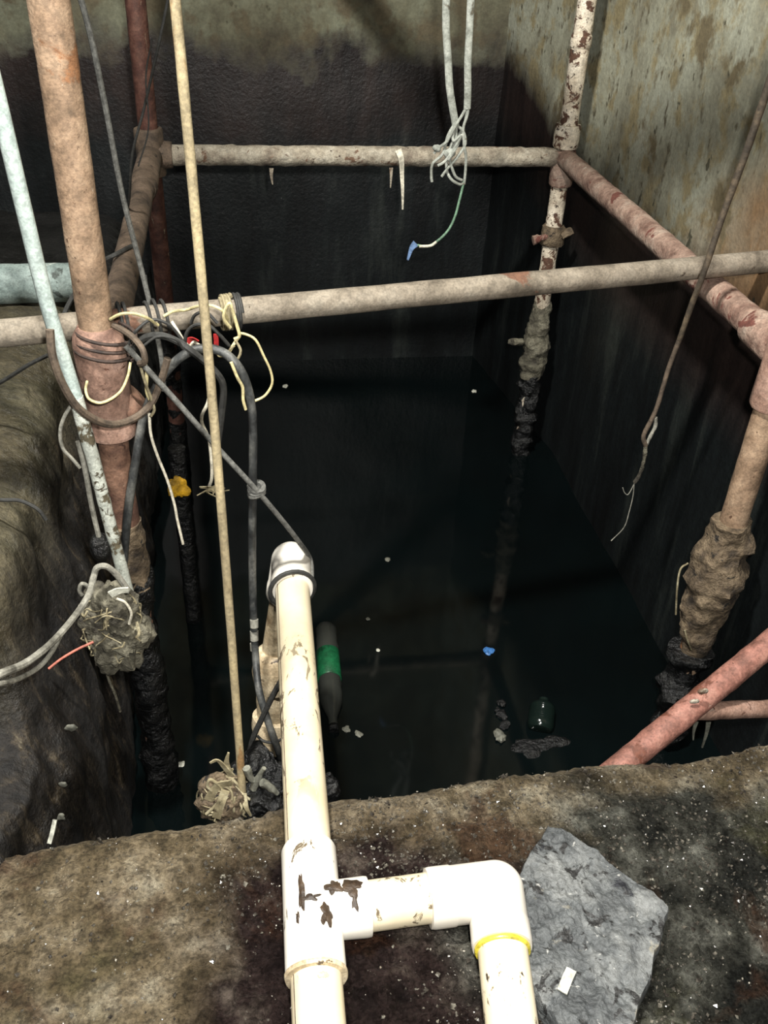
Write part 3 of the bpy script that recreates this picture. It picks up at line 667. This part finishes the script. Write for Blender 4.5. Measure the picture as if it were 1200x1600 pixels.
# loop round the pipe
ring = []
for k in range(25):
    t = 2*math.pi*k/24; q = A1-xd*.028
    sx = xd.cross(Vector((0, 0, 1))).normalized()
    ring.append(q+sx*math.cos(t)*(R1+.0035)+Vector((0, 0, 1))*math.sin(t)*(R1+.0035)+xd*(.006*math.cos(t)))
obj('loop', T_(ring, .0042, seg=8, cap=False), 'blackcord', ny)
o = centre(cable('cable', L([(78, 515, 1.16), (82, 555, 1.155), (98, 600, 1.155), (125, 640, 1.165), (165, 662, 1.19), (200, 658, 1.22), (232, 636, 1.24), (250, 600, 1.245), (262, 560, 1.245)]), .0056, 'brownwire'))
tag(o, 'brown dusty cable sagging round the coupling of the thick near post', 'cable')
o = centre(cable('cable', L([(178, 508, 1.25), (205, 525, 1.22), (222, 545, 1.20), (226, 565, 1.20), (218, 568, 1.21)]), .0046, 'brownwire'))
tag(o, 'short brown cable curling over the pole beside the thick post', 'cable')
o = centre(cable('cable', L([(205, 550, 1.26), (222, 530, 1.25), (250, 524, 1.24), (280, 535, 1.235), (310, 557, 1.23), (336, 580, 1.23), (349, 605, 1.235), (346, 650, 1.24), (338, 710, 1.245)]), .0052, 'blackcord'))
tag(o, 'black cable arching below the pole and ending behind the tan rope', 'cable')
# coils of black wire round the thick post and the pole
def coil(c, ax, r, turns, pitch, wr, ph=0, jit=.003, n=26):
    ax = Vector(ax).normalized(); a = Vector((0, 0, 1)) if abs(ax.z) < .9 else Vector((1, 0, 0))
    N = (a-ax*a.dot(ax)).normalized(); B = ax.cross(N); P = []
    for k in range(int(turns*n)+1):
        t = 2*math.pi*k/n+ph; P.append(Vector(c)+ax*(pitch*k/n)+(N*math.cos(t)+B*math.sin(t))*(r+jit*mn.noise(Vector((k*.21, ph, 1)))))
    return P
cl1 = c+Vector((0, 0, .0))
zpc = W(150, 545, YF).z
o = obj('wire_coil', T_(coil((XL+.004, YF, zpc-.012), (.22, .05, 1), .041, 3.2, .013, 1.2, .010), .0026, seg=7), flat('dark_brown_wire', (54, 42, 36), .8, .4)); centre(o)
tag(o, 'black wire coiled round the thick near post at the pole', 'wire')
pd = (b_-a).normalized(); POLE0 = Vector((-.42, 1.305, RAIL+.05)); POLE1 = Vector((.984, 1.566, RAIL+.053)); pd = (POLE1-POLE0).normalized()
def onpole(px):                # point of the pole axis seen at column px
    lo_, hi_ = 0, 1
    for _ in range(40):
        mid_ = (lo_+hi_)/2; q = POLE0.lerp(POLE1, mid_)-EYE; x = 600+F*q.dot(rt)/q.dot(fw)
        if x < px: lo_ = mid_
        else: hi_ = mid_
    return POLE0.lerp(POLE1, lo_)
for px, tn, pt, rr_, mt, lb in ((352, 4, .0045, .026, 'straw', 'bundle of straw coloured wire wound round the pole beside the tan rope'),
                                (372, 3, .0035, .0265, 'blackcord', 'dark wire wound round the pole right of the straw coloured windings'),
                                (238, 2.5, .012, .0275, 'blackcord', 'black wire wound loosely round the pole between the post and the tan rope'),
                                (190, 2.5, .008, .028, 'blackcord', 'black wire wound round the pole close to the thick post')):
    q = onpole(px)
    o = obj('wire_coil', T_(coil(q-pd*.008, pd, rr_, tn, pt, .003, px), .0026, seg=7), mt); centre(o); tag(o, lb, 'wire', 'wires wound round the pole')
YQ = 1.275
WIRES = [
 ('yellow', [(172, 499, 1.25), (188, 491, 1.24), (208, 490, 1.24), (230, 497, 1.25), (247, 508, 1.27)], .0026, 'yellow wire arching over the pole right beside the thick post'),
 ('yellow', [(256, 494, 1.30), (270, 487, 1.30), (292, 484, 1.29), (312, 478, 1.28), (332, 478, 1.28), (348, 486, 1.28), (356, 500, 1.30)], .0027, 'yellow wire running along the top of the pole under the tan rope'),
 ('yellow', [(360, 512, 1.28), (350, 498, 1.275), (352, 484, 1.275), (359, 474, 1.275), (364, 488, 1.275), (370, 508, 1.275), (374, 525, 1.275), (366, 530, 1.275)], .0030, 'yellow wire looped up above the pole right of the straw coloured windings'),
 ('yellow', [(372, 520, 1.30), (386, 523, 1.29), (400, 532, 1.28), (412, 556, 1.28), (423, 580, 1.28), (425, 600, 1.28), (414, 618, 1.28), (397, 627, 1.275)], .0023, 'pale yellow wire bowed out to the right below the pole'),
 ('yellow', [(372, 528, 1.28), (364, 540, 1.275), (356, 552, 1.275), (344, 556, 1.275), (338, 550, 1.28)], .0027, 'yellow wire curling just above the black hose'),
 ('straw', [(368, 532, 1.27), (376, 548, 1.27), (370, 562, 1.27), (360, 560, 1.27), (358, 548, 1.27), (366, 540, 1.27)], .0024, 'small straw coloured wire loop hanging below the windings'),
 ('yellow', [(361, 566, 1.235), (371, 590, 1.235), (379, 605, 1.235), (380, 625, 1.235), (384, 640, 1.235)], .0028, 'short straight pale yellow wire end crossing the black hose'),
 ('white', [(268, 502, 1.28), (278, 518, 1.275), (288, 534, 1.275), (296, 541, 1.28), (303, 535, 1.28), (312, 540, 1.28)], .0030, 'white wire hooked below the pole next to the red scrap'),
 ('white', [(329, 556, 1.27), (331, 575, 1.27), (329, 600, 1.27), (325, 628, 1.27), (316, 648, 1.27), (316, 662, 1.27), (325, 682, 1.27), (329, 705, 1.27), (331, 745, 1.27), (324, 766, 1.27)], .0030, 'white wire hanging in a kink behind the tan rope'),
 ('yellow', [(222, 547, 1.25), (229, 580, 1.25), (229, 610, 1.25), (234, 625, 1.25)], .0030, 'short yellow wire hanging right of the thick post coupling'),
 ('straw', [(216, 560, 1.24), (226, 595, 1.24), (236, 622, 1.24), (241, 640, 1.24), (236, 650, 1.24)], .0026, 'straw coloured wire loop hanging beside the yellow one'),
 ('white', [(233, 646, 1.26), (236, 680, 1.26), (246, 712, 1.26), (262, 752, 1.26), (273, 790, 1.26), (277, 812, 1.26), (286, 850, 1.26)], .0027, 'long cream wire hanging free past the yellow scrap'),
 ('yellow', [(204, 566, 1.24), (199, 590, 1.23), (186, 614, 1.215), (160, 629, 1.205), (140, 624, 1.205), (134, 610, 1.215), (136, 596, 1.235)], .0024, 'cream wire looped round the coupling of the thick near post'),
 ('black', [(200, 540, 1.25), (210, 520, 1.25), (235, 500, 1.26), (262, 506, 1.26), (280, 525, 1.26), (292, 545, 1.26)], .0026, 'thin black wire arched across the pole left of the white wire'),
 ('black', [(288, 545, 1.27), (292, 520, 1.265), (305, 508, 1.265), (325, 508, 1.265), (342, 522, 1.265), (358, 540, 1.27)], .0032, 'thin black wire arched across the pole behind the tan rope'),
 ('black', [(222, 542, 1.22), (246, 526, 1.22), (274, 530, 1.22), (286, 545, 1.225)], .0022, 'thin black wire bowed over the black cable'),
 ('black', [(228, 430, 1.5), (232, 480, 1.46), (240, 530, 1.44)], .0022, 'thin black wire hanging behind the pole beside the dark cord'),
 ('black', [(340, 505, 1.26), (322, 488, 1.265), (305, 492, 1.27), (298, 506, 1.27)], .0028, 'short dark wire crossing over the pole left of the windings'),
]
mm = {'yellow': 'yellowwire', 'straw': 'straw', 'white': 'whitewire', 'black': 'blackcord'}
for kx, pts, r_, lb in WIRES:
    o = centre(cable('wire', L(pts), r_*.85, mm[kx], n=7, seg=8)); tag(o, lb, 'wire', 'loose wires tangled round the pole')
for pts, wd, lb in (([(292, 536, 1.30), (300, 532, 1.30), (308, 536, 1.30)], .012, 'red scrap of tape caught under the pole beside the white wire'),
                    ([(337, 522, 1.275), (338, 534, 1.275), (338, 542, 1.275)], .007, 'narrow red scrap hanging from the windings on the pole')):
    bm = bmesh.new(); strip(bm, L(pts), wd, .002, None, False); o = centre(obj('tape_scrap', bm, 'red')); tag(o, lb, 'scrap')
bm = bmesh.new()
for k in range(6):
    a0 = W(332+R.uniform(-3, 8), 764+R.uniform(-4, 4), 1.26); strip(bm, [a0, a0+Vector((R.uniform(-.02, .02), 0, R.uniform(-.004, .008))), a0+Vector((R.uniform(-.03, .03), 0, R.uniform(-.016, .0)))], .005, .001)
o = centre(obj('straw_tuft', bm, 'straw')); tag(o, 'little tuft of straw caught on the tan rope below the white wire', 'debris')
# cords left of the conduit
for pts, r_, mt, lb in (([(112, 632, 1.185), (100, 652, 1.18), (94, 675, 1.18), (98, 700, 1.18), (112, 716, 1.18), (125, 731, 1.18)], .0026, 'greycable', 'thin grey cord looping left of the pale conduit'),
                        ([(122, 690, 1.20), (133, 735, 1.20), (143, 790, 1.20), (155, 842, 1.195)], .0040, 'greycable', 'grey cord hanging straight beside the lower conduit')):
    o = centre(cable('cord', L(pts), r_, mt)); tag(o, lb, 'cord')
o = obj('plug', T_(line(W(155, 838, 1.195), W(160, 884, 1.195), 10), lambda t: .007+.010*math.sin(math.pi*min(1, t*1.1+.1)), seg=14, lump=.15, ls=60), 'blackmud'); centre(o)
tag(o, 'black plug at the end of the grey cord beside the conduit', 'plug')
for pts, r_, lb in (([(-60, 1084, .80), (0, 1053, .84), (40, 1036, .90), (80, 1005, .97), (115, 965, 1.05), (138, 930, 1.10), (146, 902, 1.15), (152, 887, 1.155), (166, 885, 1.155), (182, 898, 1.16), (200, 922, 1.165)], .0050, 'thick grey cable running from the left edge up over the muddy clump'),
                    ([(-60, 1080, .79), (0, 1068, .83), (30, 1060, .88), (60, 1043, .93), (80, 1020, .97), (95, 992, 1.01)], .0034, 'thinner grey cable sagging beneath the thick grey one at the left edge'),
                    ([(128, 930, 1.13), (124, 922, 1.13), (128, 912, 1.13), (138, 918, 1.135), (140, 935, 1.14)], .0032, 'small pale cable loop at the upper left of the muddy clump')):
    o = centre(cable('cable', L(pts), r_, 'greycable', lump=.06, ls=60)); tag(o, lb, 'cable')
o = centre(cable('wire', L([(76, 1045, 1.10), (95, 1030, 1.11), (120, 1015, 1.12), (146, 1003, 1.13)]), .0020, 'pinkwire'))
tag(o, 'salmon coloured wire sticking out left of the muddy clump', 'wire')
# cords crossing low on the down pipe
o = centre(cable('cord', L([(440, 1062, 1.165), (425, 1090, 1.16), (408, 1125, 1.155), (395, 1155, 1.15), (386, 1190, 1.15)]), .0052, 'blackcord', lump=.1, ls=50))
tag(o, 'black cord crossing the hose in front of the down pipe', 'cord')
o = centre(cable('cord', L([(402, 1150, 1.16), (412, 1158, 1.15), (428, 1160, 1.15), (442, 1154, 1.16)]), .0028, 'blackcord'))
tag(o, 'thin black cord tied round the foot of the down pipe', 'cord')
# ------------------------------------------------------------------ clumps of debris
def clump(name, c, s, mats, nfib, seed, label, loc=None, flen=.05, lump=.45, fr=(.0012, .0024)):
    rr = random.Random(seed); t = thing(name, c, label, 'debris')
    bm = bmesh.new(); blob(bm, c, s, lump, 26, 5); obj('mud_core', bm, mats[0], t)
    bm = bmesh.new()
    for k in range(nfib):
        d = Vector((rr.gauss(0, 1), rr.gauss(-.5, 1), rr.gauss(.2, 1))).normalized()
        p = Vector(c)+Vector((d.x*s[0], d.y*s[1], d.z*s[2]))*.9; tg = d.cross(Vector((rr.gauss(0, 1), rr.gauss(0, 1), rr.gauss(0, 1)))).normalized()
        q = [p]; 
        for _ in range(3):
            tg = (tg+Vector((rr.gauss(0, .5), rr.gauss(0, .5), rr.gauss(0, .5)))).normalized(); q.append(q[-1]+tg*flen*rr.uniform(.2, .4)+Vector())
        for i_ in range(1, 4):
            e_ = q[i_]-Vector(c); m_ = math.sqrt((e_.x/s[0])**2+(e_.y/s[1])**2+(e_.z/s[2])**2); lim = 1.02+.16*rr.random()+(.5*rr.random() if k % 9 == 0 and i_ == 3 else 0)
            if m_ > lim or m_ < .95: q[i_] = Vector(c)+e_*(lim/m_)
        if k % 3: tube(bm, cat(q, 4), rr.uniform(*fr)*.8, seg=5)
        else: strip(bm, q, rr.uniform(.003, .007), .001)
    obj('fibres', bm, mats[1], t)['kind'] = 'stuff'
    return t
cc = (W(172, 960, 1.165)+W(184, 1000, 1.165))/2
t = clump('debris_clump', cc, (.046, .036, .075), ('mud', 'straw'), 50, 3, 'grey muddy clump of fibres hanging at the foot of the pale conduit')
bm = bmesh.new(); strip(bm, L([(172, 929, 1.12), (186, 923, 1.12), (201, 922, 1.12)]), .012, .002, None, False); obj('white_strip', bm, 'scrapwhite', t)
cable('fibre', L([(182, 935, 1.12), (196, 942, 1.12), (205, 958, 1.12), (202, 975, 1.12)]), .0022, 'whitewire', t)
bm = bmesh.new(); strip(bm, L([(195, 1000, 1.14), (200, 1022, 1.14), (206, 1042, 1.14)]), .040, .006, None, True); obj('rag_flap', bm, 'mud', t)
bm = bmesh.new(); strip(bm, L([(176, 1000, 1.14), (188, 1025, 1.14), (200, 1046, 1.14)]), .026, .006, None, False); obj('rag_flap', bm, 'mud', t)
cable('fibre', L([(163, 1035, 1.15), (170, 1062, 1.15), (180, 1085, 1.15), (188, 1112, 1.15)]), .0022, 'mud', t, lump=.3, ls=80)
# straw clump hanging over the slab edge at the foot of the tan rope
sc_ = W(352, 1245, .865)
t = clump('straw_clump', sc_, (.036, .026, .042), ('brownmud', 'straw'), 60, 5, 'tangled straw clump at the slab edge at the foot of the tan rope', flen=.07)
for pts in ([(362, 1212, .85), (352, 1200, .85), (340, 1188, .85), (328, 1192, .85)], [(356, 1205, .85), (354, 1190, .85), (357, 1176, .85)], [(380, 1240, .85), (385, 1262, .84), (392, 1275, .835)]):
    bm = bmesh.new(); strip(bm, L(pts), .011, .0018, None); obj('stalk', bm, 'straw', t)
for pts in ([(325, 1250, .835), (340, 1228, .835), (362, 1222, .835)], [(338, 1278, .825), (345, 1255, .825), (352, 1235, .83)]):
    bm = bmesh.new(); strip(bm, L(pts), .012, .002, None, False); obj('stalk', bm, 'straw', t)
cable('stalk', L([(330, 1235, .835), (324, 1228, .835), (328, 1218, .835), (340, 1225, .835), (350, 1240, .835), (335, 1260, .832), (322, 1272, .832)]), .0022, 'straw', t)
# black sludge between the clump and the cream pipe
t = thing('sludge_heap', W(415, 1225, .87), 'black wet heap of sludge and twigs at the slab edge left of the cream pipe', 'debris')
bm = bmesh.new(); blob(bm, W(412, 1232, .875), (.052, .036, .040), .5, 22, 5); blob(bm, W(400, 1200, .90), (.030, .03, .034), .55, 26, 4); blob(bm, W(432, 1240, .87), (.030, .030, .030), .55, 26, 4); obj('heap', bm, 'blackmud', t)
for pts in ([(395, 1232, .85), (405, 1212, .85), (413, 1200, .85)], [(385, 1200, .85), (392, 1215, .85), (402, 1222, .85)], [(410, 1222, .84), (425, 1232, .84), (433, 1240, .84)]):
    obj('twig', T_(cat(L(pts), 5), lambda t: .006*(1-.4*t), seg=8, lump=.3, ls=60), 'scrapgrey', t)
o = centre(obj('mud_heap', (lambda bm: blob(bm, W(516, 1236, .862), (.014, .012, .034), .5, 30, 4))(bmesh.new()), 'blackmud')); tag(o, 'small black mud lump on the slab edge right of the cream pipe', 'debris')

# ------------------------------------------------------------------ bottles and scraps on the water
def bottle(a, b_, r, label, bodym, lab=None, cap=True):
    a, b_ = Vector(a), Vector(b_); l = (b_-a).length; d = (b_-a)/l
    t = thing('plastic_bottle', a, label, 'bottle')
    prof = [(0, r*.55), (.002, r*.8), (.01, r*.97), (.02, r)]
    n = 14
    for k in range(1, n): x = .02+(l*.70-.02)*k/n; prof.append((x, r*(1-.045*(k % 2))))
    prof += [(l*.70, r), (l*.78, r*.9), (l*.86, r*.62), (l*.92, r*.38), (l, r*.36)]
    obj('body', turned(a, b_, prof, 24, .05, 30), bodym, t)
    if lab: obj('label', turned(a+d*l*lab[0], a+d*l*lab[1], [(0, r*1.0), (.001, r*1.03), (l*(lab[1]-lab[0])-.001, r*1.03), (l*(lab[1]-lab[0]), r*1.0)], 24, .06, 30), 'label', t)
    if cap: obj('cap', turned(b_-d*.004, b_+d*.012, [(0, r*.40), (.002, r*.45), (.014, r*.45), (.016, r*.38)], 18), 'blackmud', t)
    return t
bottle(Wz(509, 980, WATER+.012), Wz(521, 1136, WATER+.006), .027, 'plastic bottle with a green label floating right of the cream pipe', 'bottle', (.28, .56))
g0 = Wz(843, 1142, WATER+.005); g1 = Wz(850, 1092, WATER+.03)
bottle(g0, g1, .030, 'dark greenish plastic bottle bobbing among scum near the slab edge', 'bottle_green', None, False)
bm = bmesh.new(); blob(bm, Wz(832, 1168, WATER+.0), (.045, .022, .006), .6, 20, 4); blob(bm, Wz(870, 1160, WATER), (.03, .02, .007), .6, 20, 3)
o = centre(obj('scum_patch', bm, 'blackmud')); tag(o, 'dark scum lying on the water below the greenish bottle', 'debris')
bm = bmesh.new()
for x, y, s in ((784, 1098, .010), (778, 1110, .008), (784, 1118, .013), (788, 1132, .011)): blob(bm, Wz(x, y, WATER+.003), (s, s*1.3, s*.5), .6, 50, 3)
t = thing('floating_debris', Wz(784, 1120, WATER), 'narrow string of black floating debris with a pale tip left of the greenish bottle', 'debris')
obj('sludge', bm, 'blackmud', t)
bm = bmesh.new(); blob(bm, Wz(781, 1150, WATER+.005), (.013, .016, .007), .5, 50, 3); obj('pale_tip', bm, 'scrapgrey', t)
def flake(px, py, s, mat, label, z=None, nm='floating_scrap', Y=None, rot=0):
    grp = 'scraps floating on the water' if Y is None and z is None else 'flakes on the left pit wall'
    bm = bmesh.new(); p = Wz(px, py, WATER+.002 if z is None else z) if Y is None else W(px, py, Y)
    blob(bm, p, (s, s*1.2, s*.35) if Y is None else (s, s*.4, s), .6, 60, 3, rot); o = centre(obj(nm, bm, mat)); tag(o, label, 'scrap', grp); return o
flake(762, 1018, .012, 'bluescrap', 'small blue scrap floating in the middle of the water')
flake(740, 611, .009, 'scrapwhite', 'tiny pale speck floating near the right end of the back wall')
flake(445, 603, .010, 'scrapwhite', 'tiny white speck floating near the back wall on the left')
flake(606, 874, .008, 'scrapgrey', 'tiny grey speck floating right of the far elbow')
flake(574, 967, .006, 'scrapgrey', 'tiny dark grey speck floating above right of the labelled bottle')
flake(591, 1016, .005, 'scrapwhite', 'pinpoint white speck floating right of the labelled bottle')
flake(541, 1139, .008, 'scrapgrey', 'small grey scrap floating just right of the foot of the labelled bottle')
flake(560, 1146, .008, 'scrapgrey', 'oblong grey scrap floating farther right of the foot of the labelled bottle')
flake(112, 1136, .008, 'scrapgrey', 'grey flake stuck on the left pit wall below the grey cables', Y=1.0)
flake(98, 1226, .006, 'scrapgrey', 'small grey flake low on the left pit wall', Y=.93)
flake(96, 1277, .007, 'scrapgrey', 'grey flake just above the white stick at the slab edge', Y=.88)
flake(194, 1262, .008, 'scrapgrey', 'grey speck in the dark water near the left slab edge')
flake(262, 1192, .010, 'scrapgrey', 'grey speck on the water right of the near left post')
flake(284, 1193, .007, 'scrapwhite', 'tiny pale speck on the water left of the straw clump')
bm = bmesh.new(); strip(bm, [W(77, 1318, .85), W(82, 1300, .86), W(86, 1281, .87)], .006, .003, None, False)
o = centre(obj('white_stick', bm, 'scrapwhite')); tag(o, 'short white stick standing at the slab edge on the far left', 'stick')
bm = bmesh.new(); bm2 = W(277, 760, YB-.6)
blob(bm, W(278, 762, 1.75), (.020, .006, .026), .7, 34, 4)
# a drowned post stub in the left part carries the yellow scrap
st_ = thing('sunken_stub', Wz(288, 830, WATER-.05), 'dark slimy pipe stub standing behind the long cream wire, wearing a yellow scrap', 'pipe')
tp = W(276, 700, 1.78); bt = Vector((tp.x, tp.y, WATER-.1))
obj('stub', T_(line(bt, tp, 30), .019, seg=16, lump=.15, ls=30), 'blackmud', st_)
obj('yellow_scrap', bm, 'yellowrag', st_)
